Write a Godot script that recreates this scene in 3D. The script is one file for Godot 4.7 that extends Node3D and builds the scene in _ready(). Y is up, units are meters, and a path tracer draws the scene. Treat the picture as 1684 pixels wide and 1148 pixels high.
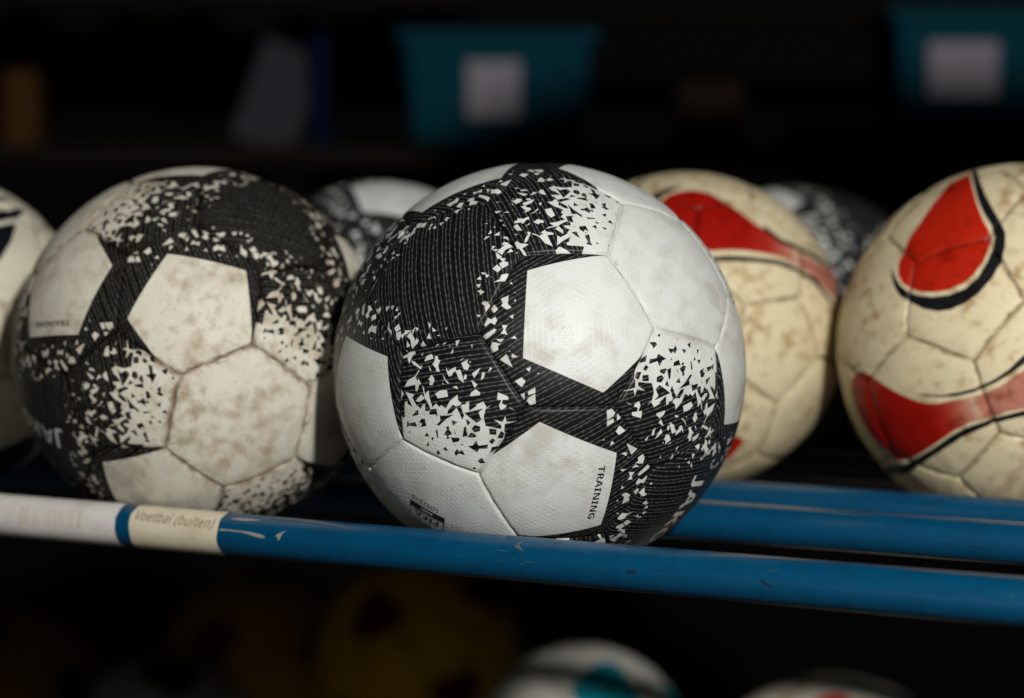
extends Node3D
# Footballs in a store-room rack of blue steel tubes, seen close with a long lens. Units are metres.

# Outlines of the prints, traced by hand. Panel prints: thousandths of the ball's radius on the panel's tangent plane.
# Ball prints (DROP, SWOOSH, WING, PATCH): longitude and latitude on the ball in tenths of a degree.
const PENT_WHITE_SHARDS := """263,228 277,215 279,180 289,168 283,133 270,130 262,150 228,175 248,179 266,182|244,161 229,137 203,116 204,101 187,112 205,132 225,154
|188,125 165,151 156,199 129,231 126,160 95,167 95,156 121,138 121,126 149,134 139,144 159,150 183,121|242,69 245,39 221,34 219,86
|230,23 227,10 210,11 204,0 192,10 179,17 153,14 158,32 172,31 198,46 202,34|197,66 166,56 170,64|150,59 125,49 103,67 107,83 123,76 133,83
|140,1 112,-5 91,-20 93,-9 118,2|167,-21 146,-27 156,-68 138,-66 134,-49 120,-39 122,-24 150,-19|139,-64 139,-88 100,-91 76,-89 97,-70
|90,-90 113,-105 105,-112 90,-106|167,-99 171,-120 175,-136 162,-129 146,-136 127,-122 135,-105|108,-139 124,-186 102,-165 85,-143
|81,-127 53,-151 41,-133|102,-189 98,-201 75,-190 68,-171|16,-102 27,-114 34,-137 15,-153 4,-149 10,-102|72,-30 71,-52 54,-54
|-6,-235 -36,-276 -52,-274 -45,-247 -61,-238 -76,-257 -84,-248 -88,-223 -64,-222 -45,-241 -37,-221|-84,-263 -91,-272 -112,-292 -101,-278
|-51,-111 -33,-121 -28,-155 -57,-163 -74,-149 -83,-146 -80,-136 -61,-149|-59,-163 -51,-189 -63,-163|62,64 70,38 65,1 34,3 38,57
|242,-167 238,-173 220,-166|246,-77 224,-70 221,-56|277,-94 276,-116 265,-105 252,-98 253,-91|275,-23 283,-33 282,-47 274,-32|273,15 284,6 283,-8
|270,-56 256,-63 258,-56|253,97 262,83 248,93|182,-98 187,-121 178,-102|117,-232 107,-239 97,-220 94,-215|167,-143 162,-148 155,-140|103,15 91,7 95,15
|128,273 126,256 100,242 58,293|107,232 83,178 72,195 19,178 11,170 9,192 33,208 68,216|52,180 76,138 53,125 44,159
|117,122 100,116 72,119 85,94 51,99 10,97 -3,109 35,116 53,125 81,124|49,97 65,59 50,92
|-13,27 13,1 32,-45 7,-40 -8,-51 -16,-46 -18,-21 -7,-9 -28,33 -25,50|-17,-48 -19,-71 -10,-76 -11,-89 -55,-77 -49,-46"""
const PENT_WHITE_FIELD := """14,316 -12,277 61,248 61,229 26,186 34,173 11,165 28,146 29,131 2,138 -9,124 1,113 3,103 18,73 -2,61 5,49 -13,32 1,5 -24,-14 -23,-46 -43,-44 -52,-80 -41,-114 -52,-158 -100,-134 -139,-131 -173,-195 -185,-206 -199,-210 -243,-177 -386,10 -245,205 -124,389
|-121,-179 -144,-215 -120,-236 -149,-233 -165,-291 -156,-222 -189,-207 -181,-194 -158,-204"""
const PENT_DARK_SHARDS := """72,285 68,262 32,275 -10,275 12,305|62,232 54,212 22,198 47,231|47,179 47,160 16,166 28,175|45,151 40,125 30,135 28,154|12,180 -12,184 -12,228 4,200
|33,129 27,114 4,117 -8,121 -2,141|-1,114 -5,78 -32,83 -23,126|-29,89 -33,81 -45,90|34,99 25,73 7,96|-42,33 -25,22 -6,-9 -25,-19 -41,9
|-39,71 -46,39 -51,1 -61,44 -84,93 -76,104 -64,78|-22,-22 -20,-42 -67,-47 -83,-30 -47,-27|-56,282 -33,268 -30,258 -42,261 -41,217 -65,214 -53,262
|-45,195 -33,174 -38,157 -71,160 -70,199 -58,181|-73,21 -88,-6 -98,23|-83,-48 -103,-67 -117,-47|-55,-51 -58,-148 -70,-118 -106,-121 -114,-94 -78,-67
|-161,-3 -118,-28 -116,-38 -163,-29|-135,-60 -121,-81 -134,-105 -155,-97 -154,-69|-165,-29 -150,-53 -166,-71 -178,-67 -172,-37
|-148,54 -162,11 -177,22 -176,54|-128,84 -110,60 -96,59 -97,44 -111,49 -136,40 -139,65 -153,61 -153,80 -138,69|-114,27 -140,21 -139,27
|-100,119 -100,107 -140,121 -135,126|-116,193 -101,170 -124,165|-129,157 -132,140 -146,159|-165,205 -145,182 -168,188|-161,153 -170,150 -172,153
|-135,293 -144,290 -148,298|-78,280 -81,266 -90,277|-196,121 -187,99 -214,97|-219,170 -193,150 -217,141
|-225,68 -210,45 -224,41 -222,22 -250,19 -234,48 -244,67|-199,21 -191,11 -200,8
|-210,-13 -212,-38 -194,-63 -221,-64 -228,-111 -247,-99 -237,-62 -251,-45 -233,-30|-215,-120 -205,-141 -218,-152 -233,-129
|-272,-103 -246,-124 -252,-151 -267,-139|-155,-143 -169,-176 -194,-165 -183,-134|-210,-164 -183,-193 -201,-207 -221,-185
|-294,-28 -285,-57 -320,-59 -310,-35|-330,14 -319,-1 -337,-5|-263,101 -267,94 -270,101|-50,205 -54,195 -59,203|-8,151 -20,151 -19,155
|-194,130 -204,129 -202,132"""
const HEX_WHITE_SHARDS := """-200,291 -159,281 -185,246 -179,221 -203,225 -217,258 -201,268|-123,334 -111,333 -114,316|-152,245 -140,244 -149,232
|-268,280 -241,287 -238,253 -265,250|-339,233 -304,255 -294,232 -268,229 -270,209 -293,198 -304,221 -337,219|-210,190 -190,188 -203,170
|-263,177 -240,159 -261,149 -265,123 -290,146 -268,153|-128,280 -121,272 -127,271|-378,189 -304,184 -296,173 -318,166 -369,165|-261,99 -239,99 -236,80
|-325,139 -308,125 -288,114 -313,111|-348,137 -315,103 -334,106 -341,87 -377,92 -375,115|-362,44 -320,49 -319,39 -328,-21|-294,37 -279,7 -307,20
|-277,-59 -251,-63 -271,-79|-244,-102 -229,-111 -244,-109|-357,-80 -317,-82 -311,-107 -344,-123|-331,-155 -288,-156 -302,-179 -337,-171
|-305,-182 -330,-225 -358,-219 -361,-190 -344,-182|-371,-149 -346,-152 -369,-183 -372,-161|-301,56 -297,54 -299,43"""
const HEX_WHITE_PATCH := """-17,339 391,216 419,213 425,-255 372,-267 -24,-344 -261,-9"""
const DARK_HEX_SHARDS := """233,184 269,203 256,183|258,181 303,170 289,148|309,131 322,152 348,159 357,145 338,116|315,200 318,233 340,224|356,224 350,249 365,234
|250,55 280,63 264,48|297,52 321,52 310,54|333,32 359,65 379,61|258,-8 282,1 280,-21|302,-52 294,-25 318,-27|329,-83 342,-67 377,-77 371,-116 352,-91
|335,-142 356,-140 348,-154|264,228 263,250 287,257 274,236|319,262 336,280 370,260 398,252 371,243 341,256|104,-250 124,-259 124,-282
|135,-270 166,-280 148,-290|126,-329 130,-299 152,-327|80,-312 104,-287 84,-307|39,-294 62,-294 63,-312|-34,-354 -6,-329 -16,-369
|7,-349 26,-321 79,-370 56,-405 35,-362|99,-379 110,-347 135,-370|-89,-329 -67,-301 -45,-324 -68,-348|-185,-240 -172,-224 -167,-246
|-112,-273 -90,-264 -97,-286|-118,-246 -110,-222 -96,-242|-259,-266 -235,-248 -235,-281|-343,-323 -280,-294 -282,-328 -327,-335
|-331,-396 -316,-358 -290,-374 -270,-355 -254,-397|-424,-283 -372,-272 -363,-306 -381,-334|-127,-337 -103,-346 -96,-383 -137,-368
|-156,-397 -133,-401 -144,-414|209,-259 213,-243 216,-262|174,-301 193,-294 186,-303"""
const DROP_RED := """681,276 632,307 633,337 549,374 466,415 379,461 307,501 247,520 195,532 129,528 78,510 44,480 21,438 15,388 22,343 44,300 76,270 120,247 166,234 207,228 245,236 288,253 366,269 475,278 603,276"""
const DROP_BLACK := """760,250 676,246 517,253 401,240 319,218 271,200 225,186 177,185 119,194 63,216 13,248 -25,287 -50,329 -59,368 -51,418 -19,473 10,511 63,538 134,556 194,561 126,542 66,516 28,485 4,443 -4,392 2,341 25,293 63,258 113,236 165,222 213,217 267,229 332,253 407,267 517,272"""
const SWOOSH_RED := """-560,656 -467,614 -450,571 -440,540 -432,497 -425,444 -416,396 -406,352 -382,308 -356,272 -337,241 -317,206 -299,182 -268,145 -234,115 -207,87 -187,55 -248,21 -303,32 -320,65 -338,108 -366,144 -387,173 -409,207 -458,246 -528,283 -613,319 -693,349 -747,370 -782,396 -779,431 -804,489 -807,543 -801,599 -744,643 -658,662"""
const SWOOSH_BLACK := """-390,402 -367,349 -346,300 -317,255 -290,212 -256,171 -215,132 -161,95 -135,77 -156,65 -188,91 -222,122 -260,161 -294,201 -318,235 -340,271 -361,318 -377,358
|-918,405 -806,377 -738,352 -646,324 -558,287 -483,251 -429,212 -395,171 -381,155 -353,114 -325,64 -310,31 -318,20 -342,61 -364,102 -395,147 -429,183 -476,222 -543,258 -626,294 -720,319 -809,338 -893,360 -1029,379
|-602,689 -473,656 -409,625 -506,661 -599,675"""
const WING_RED := """947,471 928,437 917,395 878,358 829,328 771,312 701,310 614,310 532,296 480,261 426,203 378,152 339,67 332,-150 218,17 262,101 313,169 335,219 370,275 395,330 428,394 462,455 504,519 570,558 696,575 830,553"""
const WING_BLACK := """501,557 464,520 427,455 386,373 357,289 318,207 282,129 202,40 192,51 264,147 302,214 337,298 366,381 400,464 438,530 486,563
|993,402 944,346 890,309 914,369 955,424|523,265 445,229 401,134 362,-6 339,-148 332,-150 346,46 387,157 432,248 496,277"""
const WING_SPOTS := """-403,288 -395,245 -437,226 -502,207 -526,246 -465,330|-470,-131 -424,-142 -390,-150 -421,-141 -466,-130 -488,-125"""
const NAVY_PATCH := """495,423 589,433 594,421 503,349 426,284 376,259 431,408|563,497 657,505 785,504 759,486 648,461 512,445 431,439 465,489
|690,573 790,568 827,555 645,552 506,544 538,570"""
const BLACK_PATCH := """473,-415 537,-397 601,-371 657,-369 769,-445 785,-521 903,-599 881,-639 705,-659 416,-445
|871,-649 893,-613 916,-562 938,-499 886,-458 914,-530 835,-676 799,-712 835,-693"""


const RAIL_AT := Vector3(0.0, 1.0164, -1.1935)
const RAIL_DIR := Vector3(0.87251, 0.0, 0.4886)
const RAIL_BACK := Vector3(0.4886, 0.0, -0.87251)
const RAIL_R := 0.0112
const SLIDE := 0.0063
const HEX_SPAN := 0.47
const PENT_SPAN := 0.39

var used := {}
var mesh_cache := {}
var corners: Array[Vector3] = []      # the twelve pentagon centres
var faces: Array = []                 # [centre, kind] of the twenty hexagons
var panels: Array = []                # {kind, basis, sides}
var pent_radius := 0.0
var hex_radius := 0.0
var rng := RandomNumberGenerator.new()


func _ready() -> void:
	rng.seed = 20
	# ---- camera, light, exposure
	var cam := Camera3D.new()
	cam.name = "camera"
	var lens := CameraAttributesPhysical.new()
	lens.frustum_focal_length = 83.1
	lens.frustum_focus_distance = 1.205
	lens.exposure_aperture = 3.6
	cam.attributes = lens
	add_child(cam)
	cam.position = Vector3(0, 1.2, 0)
	cam.rotation_degrees = Vector3(-3.8, 0, 0)
	cam.fov = 16.43
	cam.near = 0.05
	cam.far = 60.0
	cam.current = true
	var around := WorldEnvironment.new()
	around.name = "environment"
	var env := Environment.new()
	env.background_mode = Environment.BG_COLOR
	env.background_color = Color(0.028, 0.029, 0.031)
	env.tonemap_mode = Environment.TONE_MAPPER_LINEAR
	env.tonemap_exposure = 1.0
	env.sdfgi_enabled = true
	env.ssao_enabled = true
	env.ssil_enabled = true
	around.environment = env
	add_child(around)
	var lamp := OmniLight3D.new()
	lamp.name = "work_lamp"
	lamp.position = Vector3(0.4138, 1.7612, 0.348)
	lamp.light_color = Color(1.0, 0.985, 0.95)
	lamp.light_energy = 3.4
	lamp.light_size = 0.045
	lamp.omni_range = 12.0
	lamp.omni_attenuation = 2.0
	lamp.shadow_enabled = true
	add_child(lamp)

	var room := AreaLight3D.new()  # added fill, standing in for light bounced off floor and doorway
	room.name = "bounce_fill"
	room.position = Vector3(-0.75, 0.85, 0.25)
	room.light_color = Color(1.0, 0.94, 0.86)
	room.light_energy = 0.08
	room.area_size = Vector2(0.9, 0.9)
	room.area_normalize_energy = true
	room.area_range = 12.0
	room.shadow_enabled = true
	add_child(room)
	room.look_at(Vector3(0.0, 1.0, -1.5))

	make_layout()
	make_setting()
	make_rack()
	make_balls()
	make_shelf_things()


# ------------------------------------------------------------------ naming
func numbered(called: String) -> String:
	var n: int = used.get(called, -1) + 1
	used[called] = n
	return called if n == 0 else "%s_%03d" % [called, n]


func thing(called: String, label: String, category: String, at := Vector3.ZERO, group := "") -> Node3D:
	var o := Node3D.new()
	o.name = numbered(called)
	add_child(o, true)
	o.position = at
	o.set_meta("label", label)
	o.set_meta("category", category)
	if group != "":
		o.set_meta("group", group)
	return o


func part(called: String, m: Mesh, mat: Material, parent: Node3D) -> MeshInstance3D:
	var o := MeshInstance3D.new()
	o.name = called
	o.mesh = m
	o.material_override = mat
	parent.add_child(o, true)
	return o


func structure(called: String, m: Mesh, mat: Material, at: Vector3) -> MeshInstance3D:
	var o := part(called, m, mat, self)
	o.position = at
	o.set_meta("kind", "structure")
	return o


func lin(r: float, g: float, b: float) -> Color:
	return Color(r, g, b).linear_to_srgb()


func paint(c: Color, rough: float, metal := 0.0) -> StandardMaterial3D:
	var m := StandardMaterial3D.new()
	if rough > 0.75:
		m.metallic_specular = 0.2
	m.albedo_color = c
	m.roughness = rough
	m.metallic = metal
	return m


# ------------------------------------------------------------------ drawing into images
func outlines(text: String) -> Array:
	var all := []
	for piece in text.replace("\n", "").split("|", false):
		var pts := PackedVector2Array()
		for pair in piece.split(" ", false):
			var xy := pair.split(",")
			pts.append(Vector2(xy[0].to_float(), xy[1].to_float()))
		if pts.size() > 2:
			all.append(pts)
	return all


func fill(img: Image, pts: PackedVector2Array, c: Color, clip: Rect2i) -> void:
	var lo := 1e9
	var hi := -1e9
	for p in pts:
		lo = minf(lo, p.y)
		hi = maxf(hi, p.y)
	var n := pts.size()
	for y in range(maxi(clip.position.y, floori(lo)), mini(clip.end.y, ceili(hi) + 1)):
		var yy := y + 0.5
		var xs := []
		for i in n:
			var a := pts[i]
			var b := pts[(i + 1) % n]
			if (a.y <= yy) != (b.y <= yy):
				xs.append(a.x + (yy - a.y) / (b.y - a.y) * (b.x - a.x))
		xs.sort()
		for k in range(0, xs.size() - 1, 2):
			var x0 := maxi(clip.position.x, roundi(xs[k]))
			var x1 := mini(clip.end.x, roundi(xs[k + 1]))
			if x1 > x0:
				img.fill_rect(Rect2i(x0, y, x1 - x0, 1), c)


func fill_fade(img: Image, pts: PackedVector2Array, clip: Rect2i, a: Vector2, b: Vector2, ramp: Gradient) -> void:
	var mask := Image.create(img.get_width(), img.get_height(), false, Image.FORMAT_L8)
	fill(mask, pts, Color.WHITE, clip)
	var ab := b - a
	var l2 := ab.length_squared()
	var lo := Vector2(1e9, 1e9)
	var hi := -lo
	for p in pts:
		lo = lo.min(p)
		hi = hi.max(p)
	for y in range(maxi(clip.position.y, floori(lo.y)), mini(clip.end.y, ceili(hi.y) + 1)):
		for x in range(maxi(clip.position.x, floori(lo.x)), mini(clip.end.x, ceili(hi.x) + 1)):
			if mask.get_pixel(x, y).r > 0.5:
				img.set_pixel(x, y, ramp.sample(clampf((Vector2(x, y) - a).dot(ab) / l2, 0.0, 1.0)))


func to_texels(pts: PackedVector2Array, span: float, n: int) -> PackedVector2Array:
	var r := PackedVector2Array()
	for p in pts:
		r.append(Vector2((0.5 + p.x / 2000.0 / span) * n, (0.5 - p.y / 2000.0 / span) * n))
	return r


func turned(pts: PackedVector2Array, a: float) -> PackedVector2Array:
	var r := PackedVector2Array()
	for p in pts:
		r.append(p.rotated(a))
	return r


func stripes(n: int, span: float, degrees: float, seed_is: int) -> Image:
	# printed hand-cut looking lines: thick and thin by turns
	var img := Image.create(n, n, false, Image.FORMAT_RGBA8)
	img.fill(lin(0.007, 0.0078, 0.009))
	var r := RandomNumberGenerator.new()
	r.seed = seed_is
	var clip := Rect2i(0, 0, n, n)
	var per := 0.0228 / (2.0 * span) * n
	var along := Vector2(cos(deg_to_rad(degrees)), -sin(deg_to_rad(degrees)))
	var across := Vector2(-along.y, along.x)
	var mid := Vector2(n, n) * 0.5
	var count := ceili(n * 0.75 / per)
	var tone := lin(0.085, 0.09, 0.093)
	for k in range(-count, count + 1):
		var s := -n * 0.75 - r.randf() * 40.0
		var up := PackedVector2Array()
		var down := PackedVector2Array()
		var wide := false
		var drift := r.randf_range(-0.1, 0.1) * per
		while s < n * 0.75:
			var t := per * (r.randf_range(0.26, 0.42) if wide else r.randf_range(0.06, 0.12))
			drift = clampf(drift + r.randf_range(-0.08, 0.08) * per, -0.2 * per, 0.2 * per)
			var c := mid + along * s + across * (k * per + drift)
			up.append(c + across * t * r.randf_range(0.3, 0.6))
			down.append(c - across * t * r.randf_range(0.4, 0.7))
			s += per * (r.randf_range(0.5, 0.95) if wide else r.randf_range(0.6, 1.3))
			wide = not wide
		for i in up.size() - 1:
			fill(img, PackedVector2Array([up[i], up[i + 1], down[i + 1], down[i]]), tone, clip)
	return img


func lattice(n: int, span: float) -> Image:
	# the triangle emboss: ridges along three directions, fading out beside the panel's edge
	var per := 0.0300
	var bytes := PackedByteArray()
	bytes.resize(n * n)
	var k := 2.0 * span / n / per
	var h := sqrt(3.0) / 2.0
	var worn := noise(0.0035, 19, 3)
	for y in n:
		var b0 := (y - n * 0.5) * k / h
		for x in n:
			var a := (x - n * 0.5) * k - b0 * 0.5
			var da := absf(a - roundf(a))
			var db := absf(b0 - roundf(b0))
			var c := a + b0
			var dc := absf(c - roundf(c))
			var d := minf(da, minf(db, dc))
			bytes[y * n + x] = int(255.0 * clampf(1.0 - d / 0.17, 0.0, 1.0) * smoothstep(-0.55, 0.05, worn.get_noise_2d(x, y)))
	return Image.create_from_data(n, n, false, Image.FORMAT_L8, bytes)


func noise(freq: float, seed_is: int, octaves := 4) -> FastNoiseLite:
	var f := FastNoiseLite.new()
	f.seed = seed_is
	f.noise_type = FastNoiseLite.TYPE_SIMPLEX_SMOOTH
	f.frequency = freq
	f.fractal_octaves = octaves
	return f


func grime(n: int, freq: float, seed_is: int, tint: Color, low: float, high: float, most: float, fine := 0.35, specks := 0, scuffs := 0) -> ImageTexture:
	# tint with a blotchy alpha, multiplied over a surface; low and high in standard deviations
	var coarse := noise(freq, seed_is, 5).get_seamless_image(n, n)
	var small := noise(freq * 4.5, seed_is + 7, 4).get_seamless_image(n, n)
	var v := PackedFloat32Array()
	v.resize(n * n)
	var sum := 0.0
	var sum2 := 0.0
	for y in n:
		for x in n:
			var a := coarse.get_pixel(x, y).r * (1.0 - fine) + small.get_pixel(x, y).r * fine
			v[y * n + x] = a
			sum += a
			sum2 += a * a
	var mean := sum / (n * n)
	var sd := sqrt(maxf(1e-8, sum2 / (n * n) - mean * mean))
	var img := Image.create(n, n, false, Image.FORMAT_RGBA8)
	for y in n:
		for x in n:
			var z := (v[y * n + x] - mean) / sd
			img.set_pixel(x, y, Color(tint.r, tint.g, tint.b, most * smoothstep(low, high, z)))
	var r := RandomNumberGenerator.new()
	r.seed = seed_is
	var clip := Rect2i(0, 0, n, n)
	for k in specks + scuffs:
		# small marks, and fine straight scuffs in loose bundles
		var at := Vector2(r.randf(), r.randf()) * n
		var under := img.get_pixelv(Vector2i(at))
		var c := Color(tint.r, tint.g, tint.b, clampf(under.a + r.randf_range(0.1, 0.45), 0.0, 0.9))
		var pts := PackedVector2Array()
		if k < specks:
			var size := r.randf_range(0.7, 2.6)
			for q in 5:
				pts.append(at + Vector2.from_angle(q * TAU / 5.0 + r.randf()) * size * r.randf_range(0.5, 1.3))
		else:
			var run := Vector2.from_angle(0.6 + r.randfn(0.0, 0.5) + (1.6 if k % 3 == 0 else 0.0)) * r.randf_range(5.0, 24.0)
			var out := run.normalized().orthogonal() * r.randf_range(0.5, 0.9)
			pts = PackedVector2Array([at - run, at + out, at + run, at - out])
			c.a = clampf(under.a + r.randf_range(0.08, 0.25), 0.0, 0.8)
		fill(img, pts, c, clip)
	return ImageTexture.create_from_image(img)


# ------------------------------------------------------------------ the thirty-two panels
func frame(n: Vector3, towards: Vector3) -> Basis:
	var x := (towards - n * towards.dot(n)).normalized()
	return Basis(x, n.cross(x), n)


func make_layout() -> void:
	var phi := (1.0 + sqrt(5.0)) / 2.0
	for a: float in [1.0, -1.0]:
		for b: float in [phi, -phi]:
			corners.append(Vector3(0, a, b).normalized())
			corners.append(Vector3(a, b, 0).normalized())
			corners.append(Vector3(b, 0, a).normalized())
	var dark := [Vector3(-0.57735, 0.57735, 0.57735), Vector3(0.93417, 0.35682, 0.0), Vector3(-0.35682, 0.0, -0.93417), Vector3(0.0, -0.93417, 0.35682)]
	var near := 0.4
	for i in 12:
		for j in range(i + 1, 12):
			for k in range(j + 1, 12):
				if corners[i].dot(corners[j]) > near and corners[j].dot(corners[k]) > near and corners[i].dot(corners[k]) > near:
					var c := (corners[i] + corners[j] + corners[k]).normalized()
					var kind := "band"
					for d: Vector3 in dark:
						if c.dot(d) > 0.99:
							kind = "dark"
						elif c.dot(d) < -0.99:
							kind = "white"
					faces.append([c, kind])
	var seam := (corners[0] * 2.0 + nearest_corner(corners[0])).normalized()
	pent_radius = tan(acos(seam.dot(corners[0])))
	var best := -1.0
	for f in faces:
		best = maxf(best, seam.dot(f[0]))
	hex_radius = tan(acos(best))
	for c in corners:
		panels.append({"kind": "speckled", "sides": 5, "basis": frame(c, neighbour(c, "dark", 0.7))})
	for f in faces:
		var c: Vector3 = f[0]
		var to := neighbour(c, "white", 0.6) if f[1] == "band" else neighbour(c, "band", 0.6)
		if c.dot(Vector3(0.93417, 0.35682, 0.0)) > 0.99:
			to = Vector3(0.57735, 0.57735, 0.57735)
		elif c.dot(Vector3(-0.57735, 0.57735, 0.57735)) > 0.99:
			to = Vector3(-0.35682, 0.0, 0.93417)
		panels.append({"kind": f[1], "sides": 6, "basis": frame(c, to)})


func nearest_corner(c: Vector3) -> Vector3:
	for d in corners:
		if d.dot(c) > 0.4 and d.dot(c) < 0.99:
			return d
	return c


func neighbour(c: Vector3, kind: String, near: float) -> Vector3:
	for f in faces:
		var d: Vector3 = f[0]
		if f[1] == kind and d.dot(c) > near and d.dot(c) < 0.999:
			return d
	return Vector3.UP


# one panel of a ball of radius 1: a curved patch that dips into its seams
func panel_mesh(sides: int, style: Dictionary, variant: int) -> ArrayMesh:
	var key := "%d %s %d" % [sides, style.name, variant]
	if mesh_cache.has(key):
		return mesh_cache[key]
	var span := PENT_SPAN if sides == 5 else HEX_SPAN
	var radius := pent_radius if sides == 5 else hex_radius
	var inner := radius * cos(PI / sides)
	var steps: int = style.steps
	var rings: Array = style.rings
	var lump := noise(9.0, 31 + variant * 13, 3)
	var st := SurfaceTool.new()
	st.begin(Mesh.PRIMITIVE_TRIANGLES)
	var ring_n := sides * steps
	var add := func(p: Vector2, d: float) -> void:
		var n1 := lump.get_noise_3d(p.x * 1.2, p.y * 1.2, variant * 3.7)
		var n2 := lump.get_noise_3d(p.x * 4.0, p.y * 4.0, 9.0 + variant)
		var wv: float = style.seam_width * (1.0 + 0.5 * n2)
		var dip: float = style.seam_depth * (1.0 + 0.35 * n1) * exp(-pow(d / wv, 2.0)) + style.puff * exp(-pow(d / 0.055, 2.0))
		var r: float = 1.0 - dip + style.lumps * n1 * (1.0 - exp(-pow(d / 0.05, 2.0)))
		var share: float = style.stain * exp(-pow(d / (style.stain_width * maxf(0.25, 1.0 + 1.6 * n2)), 2.0)) * clampf(0.75 + 1.2 * n1, 0.1, 1.0)
		var c: Color = Color.WHITE.lerp(style.stain_color, clampf(share, 0.0, 1.0))
		st.set_color(c)
		st.set_uv(Vector2(0.5 + p.x / (2.0 * span), 0.5 - p.y / (2.0 * span)))
		st.set_smooth_group(0)
		st.add_vertex(Vector3(p.x, p.y, 1.0).normalized() * r)
	add.call(Vector2.ZERO, inner)
	for t: float in rings:
		for s in sides:
			var a0 := (s - 0.5) * TAU / sides
			var e0 := Vector2(cos(a0), sin(a0)) * radius
			var e1 := Vector2(cos(a0 + TAU / sides), sin(a0 + TAU / sides)) * radius
			for k in steps:
				var p := e0.lerp(e1, float(k) / steps) * t
				add.call(p, (1.0 - t) * inner)
	for i in ring_n:
		st.add_index(0)
		st.add_index(1 + (i + 1) % ring_n)
		st.add_index(1 + i)
	for q in rings.size() - 1:
		var a := 1 + q * ring_n
		var b := a + ring_n
		for i in ring_n:
			var j := (i + 1) % ring_n
			for v in [a + i, b + j, b + i, a + i, a + j, b + j]:
				st.add_index(v)
	st.generate_normals()
	mesh_cache[key] = st.commit()
	return mesh_cache[key]


func lettering(text: String, weight: int, stretch := 1.0, slant := 0.0) -> Array:
	# flat letters as triangles: cap height 1, starting at x 0
	var tm := TextMesh.new()
	var f := SystemFont.new()
	f.font_names = PackedStringArray(["Droid Sans"])
	f.font_weight = weight
	tm.font = f
	tm.text = text
	tm.font_size = 64
	tm.pixel_size = 1.0 / 46.0
	tm.depth = 0.0
	tm.curve_step = 1.0
	tm.horizontal_alignment = HORIZONTAL_ALIGNMENT_LEFT
	var arrays := tm.get_mesh_arrays()
	var v: PackedVector3Array = arrays[Mesh.ARRAY_VERTEX]
	var idx = arrays[Mesh.ARRAY_INDEX]
	var low := 1e9
	var left := 1e9
	for p in v:
		low = minf(low, p.y)
		left = minf(left, p.x)
	var base := low if not text.contains("(") else low + 0.22
	var flat := []
	var order: PackedInt32Array = idx if idx != null else PackedInt32Array(range(v.size()))
	for i in order:
		var p := v[i]
		flat.append(Vector2((p.x - left) * stretch + slant * (p.y - base), p.y - base))
	return flat


func letters_width(flat: Array) -> float:
	var w := 0.0
	for p: Vector2 in flat:
		w = maxf(w, p.x)
	return w


# letters laid on the curved panel (unit ball, panel axes)
func print_on_panel(flat: Array, at: Vector2, run: Vector2, size: float, lift := 1.0012) -> ArrayMesh:
	var up := Vector2(-run.y, run.x)
	var st := SurfaceTool.new()
	st.begin(Mesh.PRIMITIVE_TRIANGLES)
	for q: Vector2 in flat:
		var p := at + run * q.x * size + up * q.y * size
		var d := Vector3(p.x, p.y, 1.0).normalized()
		st.set_normal(d)
		st.add_vertex(d * lift)
	return st.commit()


func quad_flat(x0: float, y0: float, x1: float, y1: float) -> Array:
	var flat := []
	var n := 6
	for i in n:
		var a := lerpf(x0, x1, float(i) / n)
		var b := lerpf(x0, x1, float(i + 1) / n)
		flat.append_array([Vector2(a, y0), Vector2(a, y1), Vector2(b, y1), Vector2(a, y0), Vector2(b, y1), Vector2(b, y0)])
	return flat


# ------------------------------------------------------------------ ball styles
var styles := {}
var prints := {}


func make_styles() -> void:
	var fine := [0.12, 0.28, 0.44, 0.58, 0.70, 0.79, 0.86, 0.91, 0.94, 0.96, 0.975, 0.9875, 1.0]
	var coarse := [0.3, 0.6, 0.8, 0.9, 0.96, 1.0]
	styles.clean = {"name": "clean", "steps": 16, "rings": fine, "seam_width": 0.009, "seam_depth": 0.0105, "puff": 0.0035, "lumps": 0.0012, "stain": 0.3, "stain_width": 0.02, "stain_color": lin_raw(0.5, 0.43, 0.36)}
	styles.dirty = {"name": "dirty", "steps": 16, "rings": fine, "seam_width": 0.009, "seam_depth": 0.011, "puff": 0.004, "lumps": 0.0015, "stain": 0.9, "stain_width": 0.022, "stain_color": lin_raw(0.25, 0.155, 0.09)}
	styles.old = {"name": "old", "steps": 16, "rings": fine, "seam_width": 0.011, "seam_depth": 0.014, "puff": 0.006, "lumps": 0.0025, "stain": 0.85, "stain_width": 0.012, "stain_color": lin_raw(0.26, 0.17, 0.08)}
	styles.far = {"name": "far", "steps": 6, "rings": coarse, "seam_width": 0.016, "seam_depth": 0.014, "puff": 0.008, "lumps": 0.001, "stain": 0.6, "stain_width": 0.02, "stain_color": lin_raw(0.3, 0.22, 0.14)}


func lin_raw(r: float, g: float, b: float) -> Color:
	return Color(r, g, b)


func dressed(tex: Texture2D, rough: float, relief: Texture2D, dirt: Texture2D, dirt_scale: float) -> StandardMaterial3D:
	var m := StandardMaterial3D.new()
	m.albedo_texture = tex
	m.vertex_color_use_as_albedo = true
	m.roughness = rough
	m.metallic_specular = 0.33
	m.texture_repeat = true
	if relief:
		m.heightmap_enabled = true
		m.heightmap_texture = relief
		m.heightmap_scale = 0.009
	if dirt:
		m.detail_enabled = true
		m.detail_albedo = dirt
		m.detail_blend_mode = BaseMaterial3D.BLEND_MODE_MUL
		m.detail_uv_layer = BaseMaterial3D.DETAIL_UV_2
		m.uv2_triplanar = true
		m.uv2_world_triplanar = true
		m.uv2_scale = Vector3.ONE * dirt_scale
		m.uv2_triplanar_sharpness = 4.0
	return m


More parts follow.
